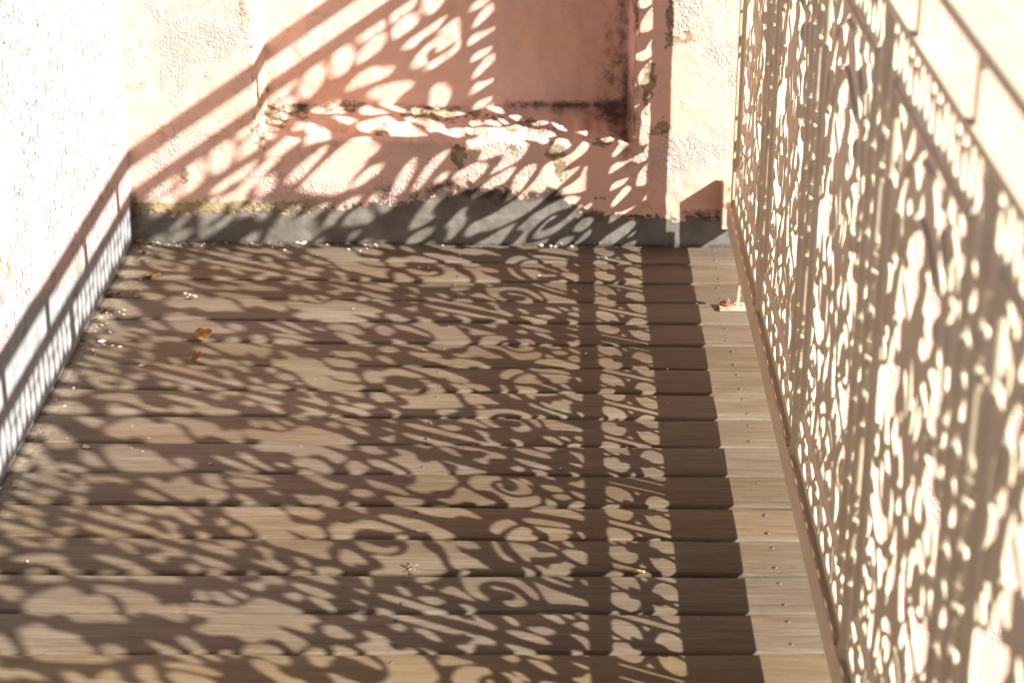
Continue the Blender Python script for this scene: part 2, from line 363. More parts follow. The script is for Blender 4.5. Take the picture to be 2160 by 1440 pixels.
# plinth boundary height along x
bx = np.array([-.3, 0, .1, .25, .35, .45, .50, .54, .60, .66, .72, .80, .86, .92, 1.0, 1.1, 1.21, 1.3, 5]); bz = np.array([.058, .060, .060, .064, .066, .078, .088, .080, .098, .104, .092, .094, .100, .066, .056, .058, .062, .06, .06])
bh = np.interp(Xg, bx, bz)
bh = bh + .016*np.exp(-((Xg-.70)/.17)**2) + (fbm(sh, 14, 111, 5)-.5)*.036*np.interp(Xg, [0, .4, .5, .95, 1.1], [.25, .3, 1, 1, .4])
mask[..., 1] = np.where(Xg < 1.24, np.clip(.5 + (bh - Zg)/.055, 0, 1), 0)
mo = np.zeros(sh)
for (cx, cz, rx, rz, am) in [(.505, .098, .030, .022, .75), (.640, .118, .05, .020, .85), (.700, .108, .05, .018, .8), (.760, .100, .035, .020, .75), (.84, .104, .06, .014, .75), (.93, .060, .05, .014, .6), (1.16, .066, .05, .014, .7), (.90, .25, .13, .010, .8), (1.00, .26, .02, .10, .78), (.975, .245, .05, .022, .85), (.99, .42, .016, .14, .62), (.62, .243, .08, .006, .75), (.33, .243, .07, .008, .75), (.275, .235, .02, .02, .6), (.24, .48, .008, .06, .55), (.97, .35, .03, .10, .5), (.004, .07, .012, .05, .75), (.97, .060, .12, .006, .6)]:
    dd = np.sqrt(((Xg-cx)/rx)**2 + ((Zg-cz)/rz)**2)*(.55+.95*rag); mo = np.maximum(mo, am*np.clip(1.15-dd*.55, 0, 1))
fur = np.clip(1-np.abs(Zg-bh-.004)/.013, 0, 1)*np.clip(fbm(sh, 10, 121, 4)*3.2-1.15, 0, 1)*np.interp(Xg, [.40, .50, .95, 1.05], [.3, 1, 1, .5])*1.15
mo = np.maximum(mo, fur)
mo = np.maximum(mo, .62*np.exp(-np.maximum(Zg-.0, 0)/.006)*(Zg > -.02))  # thin darker line along the wall foot
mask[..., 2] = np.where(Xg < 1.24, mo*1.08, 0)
bw = wall_sheet('plaster_wall', xs, zs, np.stack([Xg, Yg, Zg], -1), mask, M['pink'])
tag(bw, 'peeling pink plaster wall with a shallow recess and grey cement foot', 'wall')

# left wall: plane x=0
ys = np.concatenate([np.arange(-3.2, -2.0, .05), np.arange(-2.0, .02, .006)]); zs2 = np.concatenate([np.arange(-.06, .80, .006), np.arange(.80, .90, .05)])
Y2, Z2 = np.meshgrid(ys, zs2); sh2 = Y2.shape
m_lo = fbm(sh2, 24, 31)-.5; m_mid = fbm(sh2, 7, 41)-.5
bh2 = np.interp(Y2, [-6, -1.3, -1.05, -.86, -.72, -.6, -.5, -.35, -.2, -.05, 0], [.19, .20, .195, .20, .172, .135, .116, .108, .100, .085, .085])
X2 = .0025*m_lo*2 + .0012*m_mid*2 - .0015*sstep(bh2-Z2, -.002, .004)
mask2 = np.zeros(sh2+(4,)); mask2[..., 3] = 1
rag2 = fbm(sh2, 5, 103, 4); pe = np.zeros(sh2)
for (cy, cz, ry, rz, am) in [(-.50, .125, .022, .022, 1), (-.96, .30, .02, .028, .75), (-1.02, .33, .02, .02, .7), (-.7, .19, .02, .03, .5)]:
    dd = np.sqrt(((Y2-cy)/ry)**2 + ((Z2-cz)/rz)**2)*(.6+.9*rag2); pe = np.maximum(pe, am*np.clip(1-dd*.5, 0, 1))
mask2[..., 0] = pe
mask2[..., 1] = np.clip(.5 + (bh2-Z2)/.05, 0, 1)
mask2[..., 2] = .55*np.exp(-np.maximum(Z2, 0)/.004)  # only a thin darker line at the foot of this wall
lw = wall_sheet('plaster_wall', ys[::-1], zs2, np.stack([X2, Y2, Z2], -1)[:, ::-1], mask2[:, ::-1], M['white'])
tag(lw, 'sun bleached rough pale wall running along the deck on the far side from the railing', 'wall')

# ---------------------------------------------------------------- railing
RX = 1.215
HOLES = '154,3125,323,3089,495,3026,633,2929,593,2876,544,2836,422,2913,211,3002,62,3038,51,3103;741,2793,839,2695,912,2526,934,2370,929,2299,843,2306,791,2422,729,2577,656,2746;30,2953,333,2873,515,2771,486,2706,421,2686,346,2731,289,2627,240,2614,89,2780,-3,2946;-115,2938,-108,2855,-46,2727,-111,2663,-160,2676,-206,2612,-91,2467,-152,2448,-251,2549,-310,2599,-400,2737,-513,2711,-575,2742,-441,2813,-292,2891;612,2674,638,2590,690,2474,752,2370,763,2280,677,2287,617,2339,538,2313,453,2346,312,2499,489,2525,517,2615;343,2410,394,2346,258,2271,198,2321,236,2372;130,2703,181,2614,154,2524,108,2435,40,2448,87,2512,142,2614;3,2398,111,2334,198,2160,-223,2160,-184,2248,-129,2323;-237,3117,-192,3060,-411,3017,-551,2951,-650,2861,-699,2899,-683,2975,-517,3054;763,2229,796,2178,729,2160,625,2160,619,2186;1065,2723,1294,2619,1459,2394,1377,2160,1189,2160,1180,2265,1138,2421,1105,2578;-782,2791,-738,2735,-836,2647,-933,2400,-951,2308,-1002,2327,-1006,2400,-994,2522,-896,2653,-913,2721;-623,2660,-592,2598,-645,2523,-457,2498,-378,2399,-264,2373,-307,2262,-479,2337,-529,2306,-692,2325,-773,2289,-823,2375,-771,2449,-793,2523,-741,2597;-724,2227,-667,2178,-734,2160,-825,2160,-823,2192;-1125,2688,-1159,2571,-1208,2473,-1234,2304,-1260,2160,-1401,2160,-1426,2257,-1505,2401,-1610,2534,-1463,2570,-1288,2620;-1532,3387,-1385,3201,-1300,3140,-1191,2979,-1165,2830,-1294,2718,-1450,2643,-1581,2630,-1618,2655,-1517,2728,-1345,2828,-1316,2952,-1377,3076,-1519,3185,-1700,3231,-1872,3177,-1907,3095,-1997,3124,-2003,3217,-1916,3300,-1768,3349;-1576,3097,-1527,3036,-1536,2887,-1610,2801,-1737,2739,-1843,2762,-1973,2882,-1944,2955,-1874,2956,-1825,2871,-1686,2830,-1578,2850,-1566,2949,-1635,3059;-1944,2605,-1859,2497,-1890,2449,-1987,2378,-2069,2396,-2062,2473,-2018,2568;-1802,2426,-1736,2342,-1809,2283,-1880,2307,-1858,2366;-1665,2252,-1558,2160,-1756,2160,-1778,2200;-2033,2308,-1918,2248,-1846,2160,-2066,2160,-2076,2214;1428,3412,1685,3373,1839,3290,1966,3085,1849,3056,1743,3146,1568,3191,1437,3140,1353,3032,1336,2883,1469,2758,1620,2653,1540,2626,1361,2641,1253,2693,1056,2901,1096,2975,1236,3051,1353,3139,1333,3245,1266,3330;1636,3106,1725,3038,1589,3057,1495,2981,1537,2907,1663,2855,1825,2867,1912,2933,1930,2976,1980,2891,1893,2783,1751,2723,1620,2738,1503,2821,1436,2927,1470,3034;2041,2881,2082,2784,1978,2719,1922,2703,1927,2783;1963,2628,2044,2570,2085,2453,2050,2390,1972,2379,1889,2485,1890,2570;1724,2501,1829,2432,1878,2348,1823,2291,1735,2338,1643,2433;2044,2311,2064,2221,2041,2160,1859,2160,1902,2212,1962,2264;1559,2308,1717,2255,1784,2192,1754,2160,1529,2160,1484,2236,1534,2277;1590,2563,1568,2506,1493,2433,1377,2558;-391,4295,-315,4282,-257,4208,-196,4083,-218,3996,-153,3897,-180,3786,-232,3658,-278,3556,-355,3479,-454,3526,-582,3687,-541,3730,-512,3773,-401,3727,-395,3752,-528,3856,-513,3949,-456,4070,-443,4215;-731,4481,-599,4412,-576,4302,-578,4191,-611,4088,-632,4019,-784,4163,-809,4306,-838,4423,-880,4540;-832,4098,-759,4005,-756,3938,-824,3977,-876,4058;-916,4014,-775,3837,-895,3832,-1039,3735,-1070,3652,-1288,3596,-1452,3534,-1545,3562,-1987,4076,-2124,4264,-2063,4276,-1966,4183,-1851,4157,-1713,4222,-1662,4324,-1557,4222,-1521,4100,-1388,4008,-1232,3949,-1061,3949,-951,3996;-674,3725,-603,3603,-635,3503,-745,3426,-811,3449,-831,3350,-892,3276,-901,3211,-972,3226,-997,3153,-1059,3112,-1123,3222,-1205,3340,-1331,3425,-1310,3474,-1133,3520,-958,3542,-878,3594,-800,3588,-720,3674;-559,3580,-451,3443,-416,3321,-438,3255,-539,3228,-590,3292,-664,3355,-627,3462;-1368,3384,-1285,3338,-1294,3290,-1381,3312,-1425,3382;-1358,4510,-1303,4379,-1332,4260,-1321,4169,-1175,4093,-1179,4051,-1339,4085,-1449,4162,-1508,4266,-1537,4365,-1518,4433;-1709,4521,-1794,4415,-1848,4362,-1910,4350,-1953,4405;-1998,3842,-1833,3809,-1734,3684,-1654,3583,-1787,3634,-1916,3709,-2022,3785;-2081,3758,-2027,3704,-2046,3656,-2101,3654,-2121,3709;-2096,3591,-2003,3531,-1884,3495,-1864,3441,-1936,3360,-2029,3279,-2079,3215,-2107,3292,-2084,3434;119,4098,264,3933,331,3798,332,3730,422,3716,528,3600,562,3473,558,3346,488,3302,458,3209,380,3258,371,3383,332,3466,190,3546,117,3688,82,3814,99,3891,136,3944,95,4045;269,4280,341,4240,376,4111,450,3984,491,3865,349,3876,157,4117,168,4205;603,3740,682,3674,723,3589,834,3567,933,3527,1079,3532,1253,3468,1213,3398,1126,3301,1054,3188,1022,3077,804,3284,843,3319,796,3446,717,3478,592,3602;2012,4255,2046,4174,2023,4055,2001,4009,1860,4002,1761,3944,1809,3848,1934,3799,1926,3736,1731,3658,1633,3602,1388,3524,1179,3578,1012,3651,878,3785,746,3832,692,3951,756,4077,896,4004,1070,3959,1252,3976,1402,4036,1499,4130,1583,4315,1778,4179,1876,4166,1948,4242;1383,4530,1472,4436,1465,4317,1382,4205,1320,4103,1225,4046,1144,4060,1184,4133,1225,4260,1245,4378,1259,4469;678,4524,738,4465,706,4348,701,4215,683,4135,598,4069,547,4014,493,4082,517,4205,529,4294,475,4397,573,4447;203,4637,329,4494,298,4413,201,4434,135,4500,81,4585;1825,4640,1923,4553,1936,4462,1844,4429,1850,4329,1751,4360,1647,4491,1634,4582,1683,4631;2004,3730,2010,3667,2008,3561,1999,3428,1990,3295,2016,3191,1824,3379,1708,3507,1702,3551,1868,3521,1980,3560,1982,3667;1350,6002,1456,5867,1513,5680,1626,5499,1826,5402,2021,5332,2071,5250,2061,5106,2058,4917,1968,4686,1770,4803,1433,5171,1433,5059,1390,4963,1314,4764,1162,4809,1004,4862,1052,4911,1148,4973,1175,5086,1106,5173,961,5245,884,5341,952,5440,889,5576,771,5706,770,5857,1020,5729,1145,5722,1208,5795,1124,5902;1531,5066,1727,4801,1656,4740,1572,4772,1558,4901;626,5338,810,5289,913,5158,948,5041,867,4962,700,4886,592,4951,590,5060,635,5182,580,5288;460,5223,522,5146,529,5082,497,5016,372,4980,315,4840,364,4709,193,4751,120,4827,137,4926,220,5031,289,5154,381,5216;1019,4735,1210,4693,1252,4623,1183,4564,1149,4498,993,4552,871,4563,803,4648,903,4700;441,5535,523,5468,491,5363,403,5439;413,5972,529,5937,510,5850,403,5764,312,5662,241,5535,187,5604,243,5748,314,5877;185,6260,164,5993,95,5827,52,5683,-37,5813,-8,5956,67,6152;-246,6024,-123,5851,-65,5672,-74,5506,-139,5518,-195,5659,-227,5840,-298,6018;-503,5977,-372,5918,-322,5784,-299,5649,-307,5503,-427,5637,-615,5874;1738,5944,1817,5903,1788,5842,1657,5810,1571,5879,1622,5932;1853,5799,1917,5718,1843,5614,1792,5523,1684,5600,1678,5705,1758,5761;2033,5631,2054,5546,2015,5437,1921,5477,1966,5577;1151,6175,1300,6064,1222,6008,948,5970,857,6047,870,6144;-1291,5911,-1325,5853,-1246,5754,-1133,5712,-950,5497,-919,5375,-1014,5296,-1103,5244,-1218,5225,-1293,5158,-1244,5031,-1171,4907,-1306,4854,-1446,4809,-1544,4964,-1546,5093,-1468,5186,-1490,5245,-1589,5210,-1672,5126,-1670,4997,-1687,4893,-1565,4724,-1756,4795,-1877,4794,-2051,4739,-2107,4811,-2084,4964,-2074,5134,-2095,5346,-2018,5405,-1894,5469,-1711,5556,-1618,5698,-1557,5882;-2017,5815,-1823,5730,-1825,5668,-1931,5578,-1997,5615,-2082,5738;-804,5296,-711,5162,-675,5033,-688,4918,-767,4885,-966,4940,-994,5008,-986,5096,-991,5201,-877,5255;-418,5214,-345,5139,-329,5034,-184,4902,-214,4821,-300,4762,-400,4720,-466,4803,-411,4868,-434,4963,-518,5036,-559,5122,-492,5172;-525,5537,-459,5471,-482,5396,-547,5445;-905,5862,-851,5794,-910,5698,-981,5619,-1073,5736,-996,5807;157,4642,288,4580,349,4486,311,4414,175,4450,83,4532,81,4602;-214,4636,-136,4571,-209,4479,-315,4446,-397,4467,-362,4539,-339,4610;-1188,4768,-993,4748,-881,4687,-901,4599,-794,4529,-619,4437,-551,4286,-795,4273,-832,4415,-964,4518,-1099,4561,-1246,4525,-1391,4677,-1352,4722;-1751,4635,-1685,4598,-1663,4524,-1728,4453,-1825,4364,-1904,4343,-1952,4389,-1968,4454,-2107,4495,-2084,4571,-2009,4626;-2130,5593,-2039,5463,-2130,5523;93,7545,301,7517,526,7429,746,7310,875,7228,883,7098,771,7043,835,6922,992,6843,879,6750,712,6650,540,6561,506,6489,323,6758,106,6993,214,7086,190,7231,24,7286,-6,7401,5,7502;1091,6956,1235,6775,1307,6486,1321,6350,1222,6280,1122,6249,1137,6115,1123,6056,927,6035,884,6242,925,6344,826,6430,658,6488,874,6562,1050,6652,1063,6753,1034,6869;-487,7476,-179,7276,-304,7209,-202,6931,-247,6877,-347,6892,-362,6765,-516,6669,-530,6506,-684,6629,-917,6958,-1056,7206,-970,7277,-850,7343,-676,7418;1875,7110,1971,6969,2013,6770,2004,6617,1905,6495,1925,6308,1989,6146,1901,6137,1633,6474,1612,6621,1678,6659,1861,6550,1826,6717,1843,6902;1146,7903,1396,7713,1573,7532,1624,7384,1513,7358,1366,7296,1358,7143,1380,6994,1409,6917,1249,7077,1227,7226,1300,7338,1307,7452,1293,7594,1175,7783;1570,6917,1650,6776,1605,6670,1481,6705,1365,6891;1016,7655,1132,7550,1075,7459,1090,7319,1047,7252,873,7430,729,7612;1867,8046,2029,7997,2120,7904,2094,7761,1985,7724,1902,7785,1934,7875,1858,7927,1758,7880,1749,7762,1770,7650,1673,7730,1621,7880,1706,7989;2130,8187,2130,8002,2130,7851,2130,7698,2130,7604,2130,7516,2012,7475,1829,7491,1754,7584,1831,7617,2052,7596,2130,7680,2130,7813,2130,7963,1900,8137;-1195,6919,-1082,6812,-1122,6722,-1209,6692,-1128,6590,-866,6540,-747,6461,-992,6384,-955,6268,-955,6130,-905,5998,-984,5962,-1186,6013,-1386,6063,-1279,6130,-1229,6236,-1355,6294,-1462,6327,-1517,6430,-1445,6577,-1362,6746,-1280,6851;-1638,6923,-1516,6837,-1558,6720,-1642,6588,-1715,6680,-1742,6815,-1729,6901;-1507,7560,-1530,7412,-1404,7288,-1391,7166,-1415,7039,-1489,7133,-1537,7315,-1704,7404,-1730,7524;-2077,6935,-2003,6825,-1981,6681,-1987,6589,-1815,6538,-1767,6444,-1821,6346,-1946,6241,-2058,6156,-2130,6188,-2109,6284,-2009,6386,-2017,6494,-2130,6620,-2130,6728,-2130,6852;-1721,6286,-1655,6204,-1699,6126,-1816,6176,-1797,6250;-1843,5949,-1716,5918,-1711,5848,-1866,5849,-1953,5910;-299,6649,-164,6552,-187,6435,-351,6424,-483,6484,-422,6586;-540,6270,-394,6157,-521,6105,-712,6065,-720,5973,-838,6051,-817,6164,-713,6241;-278,8284,-192,8176,-298,8077,-397,7969,-480,7845,-619,7982,-733,8163,-521,8241;-543,8380,-268,8380,-335,8356,-658,8298,-776,8380;385,7885,437,7699,446,7609,138,7683,116,7750,217,7858,257,7966;206,8380,520,8279,744,8161,825,8059,746,7953,598,7857,410,8053;1144,8365,1412,8029,1374,7950,1079,8112,910,8241,997,8380;-1034,8380,-995,8192,-1141,8151,-1337,8176,-1364,8321,-1382,8380;-1357,8202,-1264,8085,-1419,8006,-1531,7876,-1717,7976,-1647,8076,-1538,8155;-1570,8380,-1518,8322,-1644,8180,-1753,8264,-1892,8223,-2033,8374;-779,8117,-569,7853,-681,7797,-825,7922,-963,8011,-956,8086;-1456,7889,-1347,7834,-1326,7618,-1389,7535,-1491,7664,-1480,7811;-747,7712,-787,7594,-981,7454,-1094,7378,-1199,7565,-1040,7664;-1867,8046,-2029,7997,-2120,7904,-2094,7761,-1985,7724,-1902,7785,-1934,7875,-1858,7927,-1758,7880,-1749,7762,-1770,7650,-1673,7730,-1621,7880,-1706,7989;-2130,8187,-2130,8002,-2130,7851,-2130,7698,-2130,7604,-2130,7516,-2012,7475,-1829,7491,-1754,7584,-1831,7617,-2052,7596,-2130,7680,-2130,7813,-2130,7963,-1900,8137;1570,8380,1518,8322,1644,8180,1753,8264,1892,8223,2033,8374'
def chaikin(p, it=1):
    for _ in range(it):
        q_ = np.roll(p, -1, 0); p = np.stack([p*.84+q_*.16, p*.16+q_*.84], 1).reshape(-1, 2)
    return p
def flat(l): return np.array(l, float).reshape(-1, 2)
holes = [chaikin(flat([float(v)/1e4 for v in s.split(',')])) for s in HOLES.split(';')]
cell = [[(-52.6, 27.7), (-45.7, 33.4), (-14.9, 33.4), (-3.1, 16.9), (-17.7, 15.7), (-14.9, 4.9), (-26.9, 4.9), (-44.6, 8.6), (-54, 15.4)], [(-55.4, 5.4), (-41.1, .9), (-52.6, -4.3)],
        [(-53.4, -17.7), (-43.4, -11.1), (-17.4, -6), (-18, -12.3), (-14.3, -16.6), (-6.9, -18.9), (-14, -32.9), (-46.9, -32.3), (-54.6, -24.9)]]
mid_ = [[(-6, 33.5), (6, 33.5), (0, 23.5)], [(-6, -33), (6, -33), (0, -25)]]
ZB, ZT = .1594, .8925
tcell = [[(.003, .0), (.009, .026), (.017, .032), (.027, .012), (.030, -.012), (.020, -.032), (.009, -.024)], [(.034, .032), (.060, .032), (.0635, .004), (.052, .010), (.040, .006)], [(.036, -.032), (.061, -.032), (.0625, -.006), (.050, .002), (.038, -.008)]]
for cu in (-.204, -.068, .068, .204):
    for s_ in (1, -1):
        for c_ in tcell: holes.append(chaikin(np.array([(cu+s_*x_, ZT+z_) for x_, z_ in c_])))
for cz, fl in ((ZB, 1),):
    for cu in (-.204, -.068, .068, .204):
        for s in (1, -1):
            for c_ in cell: holes.append(chaikin(np.array([(cu+s*x_/1e3*.985, cz+fl*z_/1e3) for x_, z_ in c_])))
        for c_ in mid_: holes.append(np.array([(cu+x_/1e3, cz+fl*z_/1e3) for x_, z_ in c_]))
    for cu in (-.136, 0, .136): holes.append(np.array([(cu-.006, cz-.031), (cu+.006, cz-.031), (cu+.006, cz+.031), (cu-.006, cz+.031)]))
    for cu in (-.2705, .2705): holes.append(np.array([(cu-.002, cz-.030), (cu+.002, cz-.030), (cu+.002, cz+.030), (cu-.002, cz+.030)]))
bu = [[(.013, .262), (.013, .280), (.018, .291), (.027, .280), (.028, .262), (.020, .253)], [(.038, .262), (.043, .272), (.056, .256), (.054, .247), (.039, .256)],
      [(.041, .287), (.055, .296), (.058, .286), (.045, .281)], [(.028, .217), (.045, .221), (.056, .232), (.060, .217)], [(.012, .218), (.016, .232), (.022, .218)],
      [(.012, .306), (.014, .318), (.034, .320), (.024, .303)]]
bt = [[(.014, .240), (.014, .300), (.020, .306), (.027, .298), (.027, .244), (.021, .236)]] + bu[1:5]
for k in range(6):
    for c_ in (bt if k % 3 == 1 else bu):
        P_ = np.array([(.287-a_, b_ + k*.1055) for a_, b_ in c_]); mc_ = P_.mean(0); P_ = mc_+(P_-mc_)*np.array([1.22, 1.2])
        if P_[:, 1].max() > .842: continue
        P_ = chaikin(P_); holes.append(P_); holes.append(P_*np.array([-1, 1]))

def grow(p, d):
    A_ = .5*np.sum(p[:, 0]*np.roll(p[:, 1], -1)-np.roll(p[:, 0], -1)*p[:, 1]); sg = 1 if A_ > 0 else -1
    e1 = p-np.roll(p, 1, 0); e2 = np.roll(p, -1, 0)-p
    n_ = lambda e: np.stack([e[:, 1], -e[:, 0]], 1)/(np.linalg.norm(e, axis=1, keepdims=True)+1e-9)
    m_ = n_(e1)+n_(e2); m_ = m_/(np.linalg.norm(m_, axis=1, keepdims=True)+.35)
    return p+sg*m_*d*1.35
holes = [grow(p, .0005 if p[:, 1].mean() < .2 else .0011+.0012*(p[:, 1].mean() > .45)) for p in holes]
H_ = .0013; U0, U1, Z0, Z1 = -.2871, .2871, .112, .934
nu = int((U1-U0)/H_)+1; nz = int((Z1-Z0)/H_)+1
ug = np.linspace(U0, U1, nu); zg = np.linspace(Z0, Z1, nz); SS = 3
fu = np.linspace(U0, U1, nu*SS); fz = np.linspace(Z0, Z1, nz*SS); cov = np.ones((nz*SS, nu*SS), dtype=np.float32)
for P_ in holes:
    i0, i1 = np.searchsorted(fu, [P_[:, 0].min(), P_[:, 0].max()]); j0, j1 = np.searchsorted(fz, [P_[:, 1].min(), P_[:, 1].max()])
    if i1 <= i0 or j1 <= j0: continue
    gx = fu[i0:i1][None]; gz = fz[j0:j1][:, None]; ins = np.zeros((j1-j0, i1-i0), bool)
    for a_ in range(len(P_)):
        xa, za = P_[a_]; xb, zb = P_[(a_+1) % len(P_)]
        if za == zb: continue
        ins ^= ((gz >= min(za, zb)) & (gz < max(za, zb))) & (gx < (xb-xa)*(gz-za)/(zb-za)+xa)
    cov[j0:j1, i0:i1][ins] = 0
def blur(A, k, it=2):
    for _ in range(it):
        for ax in (0, 1):
            p = np.concatenate([np.repeat(np.take(A, [0], ax), k, ax), A, np.repeat(np.take(A, [-1], ax), k, ax)], ax)
            cs = np.cumsum(p, ax); cs = np.concatenate([np.zeros_like(np.take(cs, [0], ax)), cs], ax)
            n_ = A.shape[ax]; A = (np.take(cs, range(2*k+1, 2*k+1+n_), ax)-np.take(cs, range(n_), ax))/(2*k+1)
    return A
cov = blur(cov, 1, 1); ISO = .52
Cg = cov.reshape(nz, SS, nu, SS).mean((1, 3))
Cg[0] = Cg[-1] = 1; Cg[:, 0] = Cg[:, -1] = 1
Bl = blur(Cg.copy(), 2, 3)
rel = np.clip((Bl-.5)*2.0, 0, 1)
UG, ZG = np.meshgrid(ug, zg)
thick = .0010 + .0024*np.sqrt(rel)
arc = lambda rx, rz, zc: np.where(ZG > zc, np.abs(np.sqrt((UG/rx)**2+((ZG-zc)/rz)**2)-1)*min(rx, rz), np.abs(np.abs(UG)-rx))
thick += .0006*np.exp(-((np.abs(UG)-.2795)/.004)**4) + .0006*np.exp(-((ZG-.204)/.005)**4) + .0006*np.exp(-((ZG-.850)/.004)**4)
rib = .0058*np.exp(-(arc(.121, .118, .655)/.0045)**4)*(ZG > .52) + .0050*np.exp(-(arc(.172, .170, .660)/.0045)**4)*(ZG > .52)
rib = np.maximum(rib, .0050*np.exp(-((np.abs(UG)-.2795)/.0040)**4)); rib = np.maximum(rib, .0055*np.exp(-((np.abs(UG)-.2195)/.0045)**4)*(ZG > .2))
rib = np.maximum(rib, .0035*np.exp(-((ZG-.204)/.006)**4)*(np.abs(UG) < .215)); rib = np.maximum(rib, .0035*np.exp(-((ZG-.848)/.005)**4)*(np.abs(UG) < .215))
rib = rib*rel**.5
thick += .0005*(fbm(sh := (nz, nu), 4, 77)-.5)
# marching squares, shared vertices; top layer then bottom layer
def panel_mesh():
    S_ = Cg > ISO; V = []; key = {}
    vi = -np.ones(S_.shape, int); jj, ii = np.nonzero(S_); vi[jj, ii] = np.arange(len(jj))
    V = list(zip(ug[ii], zg[jj], thick[jj, ii], (thick+rib)[jj, ii]))
    full = S_[:-1, :-1] & S_[1:, :-1] & S_[:-1, 1:] & S_[1:, 1:]; anyc = (S_[:-1, :-1] | S_[1:, :-1] | S_[:-1, 1:] | S_[1:, 1:]) & ~full
    fj, fi = np.nonzero(full)
    faces = [tuple(r_) for r_ in np.stack([vi[fj, fi], vi[fj, fi+1], vi[fj+1, fi+1], vi[fj+1, fi]], -1).tolist()]
    def ev(a, b):
        k_ = (a, b) if a < b else (b, a)
        if k_ in key: return key[k_]
        ca, cb = Cg[a], Cg[b]; t_ = (ISO-ca)/(cb-ca)
        u_ = ug[a[1]]*(1-t_)+ug[b[1]]*t_; z_ = zg[a[0]]*(1-t_)+zg[b[0]]*t_
        V.append((u_, z_, .0007, .0007)); key[k_] = len(V)-1; return len(V)-1
    sides = []
    for j, i in zip(*np.nonzero(anyc)):
        cs = [(j, i), (j, i+1), (j+1, i+1), (j+1, i)]
        ins = [bool(S_[c_]) for c_ in cs]; n_in = sum(ins)
        loop = []; cross = []
        for k in range(4):
            a, b = cs[k], cs[(k+1) % 4]
            if ins[k]: loop.append(int(vi[a]))
            if ins[k] != ins[(k+1) % 4]:
                e = ev(a, b); loop.append(e); cross.append((e, ins[k]))
        if n_in == 2 and ins[0] == ins[2]:  # saddle: split into two corner triangles
            for k in range(4):
                if ins[k]:
                    e1 = ev(cs[k-1], cs[k]); e2 = ev(cs[k], cs[(k+1) % 4]); faces.append((e1, int(vi[cs[k]]), e2)); sides.append((e2, e1))
            continue
        faces.append(tuple(loop))
        o_ = [e for e, s_ in cross if s_][0]; n_ = [e for e, s_ in cross if not s_][0]; sides.append((o_, n_))
    n = len(V)
    # inner face looks towards the deck (-x); u runs along y
    A = [(-tf, u_, z_) for u_, z_, t_, tf in V]; Bk = [(t_, u_, z_) for u_, z_, t_, tf in V]
    F1 = [f[::-1] for f in faces]; F2 = [tuple(v+n for v in f) for f in faces]
    F3 = [(a, b, b+n, a+n) for a, b in sides]
    return A+Bk, F1+F2+F3
PV, PF = panel_mesh()
rail = empty('balcony_railing', (RX, -1.5, 0))
tag(rail, 'cream painted cast iron railing of lacy scrollwork panels under a flat handrail', 'railing')
inv = Matrix.Translation((-RX, 1.5, 0))
def rp(o):
    o.parent = rail; o.matrix_parent_inverse = inv; return o
pm = None; JY = [-.057-.574*k for k in range(7)]
for k in range(6):
    cy = JY[k]-.287
    if pm is None:
        o = mesh_obj('scroll_panel', PV, PF, M['iron'], None, True); pm = o.data
        import bmesh
        bm_ = bmesh.new(); bm_.from_mesh(pm); bmesh.ops.recalc_face_normals(bm_, faces=bm_.faces); bm_.to_mesh(pm); bm_.free()
    else: o = bpy.data.objects.new('scroll_panel', pm); C.objects.link(o)
    o.parent = rail; o.location = (0, cy+1.5, 0)
def part(name, mb, mat='iron', smooth=False):
    o = mb.build(name, M[mat], rail, smooth); o.data.transform(Matrix.Translation((-RX, 1.5, 0))); return o
YE = -3.52
# bottom rail: face plate with stepped lip, jointed at every panel
br = MB()
br.box(1.2005, 1.2280, YE, -.052, .067, .1150, .0022)
part('bottom_rail', br)
for k in range(6):
    g_ = MB(); y0, y1 = JY[k]-.020, JY[k+1]+.020
    g_.box(1.2020, 1.2055, y1, y0, .1153, .1185, .001); g_.box(1.2190, 1.2270, y1, y0, .1153, .1265, .001)
    part('rail_lip', g_, 'grime')
for k in range(1, 6):
    g_ = MB(); g_.box(1.2182, 1.2350, JY[k]-.0125, JY[k]-.0020, .1268, .926, .0015); part('post', g_)
g_ = MB(); g_.box(1.2060, 1.2230, -.072, -.0575, .1188, .9275, .002); part('post', g_)
g_ = MB(); g_.box(1.199, 1.231, YE, -.002, .9285, .9400, .0015); part('top_rail', g_)
g_ = MB(); g_.box(1.1925, 1.2400, YE, -.002, 1.0100, 1.0222, .0025); part('handrail', g_)
for k in range(12):
    y = -.15-.3055*k
    if y < YE: break
    g_ = MB(); g_.box(1.204, 1.228, y-.008, y+.008, .9403, 1.0098, .001); part('baluster', g_)
g_ = MB(); g_.box(1.1930, 1.2360, -.030, .008, .050, .148, .002); part('wall_bracket', g_, 'iron_worn')
# fixing foot bolted to the deck
ft = MB(); ft.box(1.168, 1.232, -.357, -.326, .0015, .0085, .0015); 
foot = part('foot_plate', ft, 'iron_worn')
st_ = MB(); st_.add([(1.1995, -.3395, .0087), (1.2050, -.3395, .0087), (1.2110, -.3395, .075), (1.2040, -.3395, .075), (1.1995, -.3445, .0087), (1.2050, -.3445, .0087), (1.2110, -.3445, .075), (1.2040, -.3445, .075)],
    [(0, 1, 2, 3), (7, 6, 5, 4), (0, 4, 5, 1), (1, 5, 6, 2), (2, 6, 7, 3), (3, 7, 4, 0)])
part('brace', st_, 'iron_worn')
wa = MB(); wa.lathe([(.0128, .0088), (.0138, .0098), (.0128, .0120), (.006, .0123)], (1.1830, -.3385, 0), 28); o = part('washer', wa, 'rust', True)
nu_ = MB(); nu_.lathe([(.0056, .0124), (.0058, .0145), (.0054, .0170), (.0028, .0172), (.0028, .0215), (.0020, .0222)], (1.1830, -.3385, 0), 6); o = part('nut', nu_, 'steel')

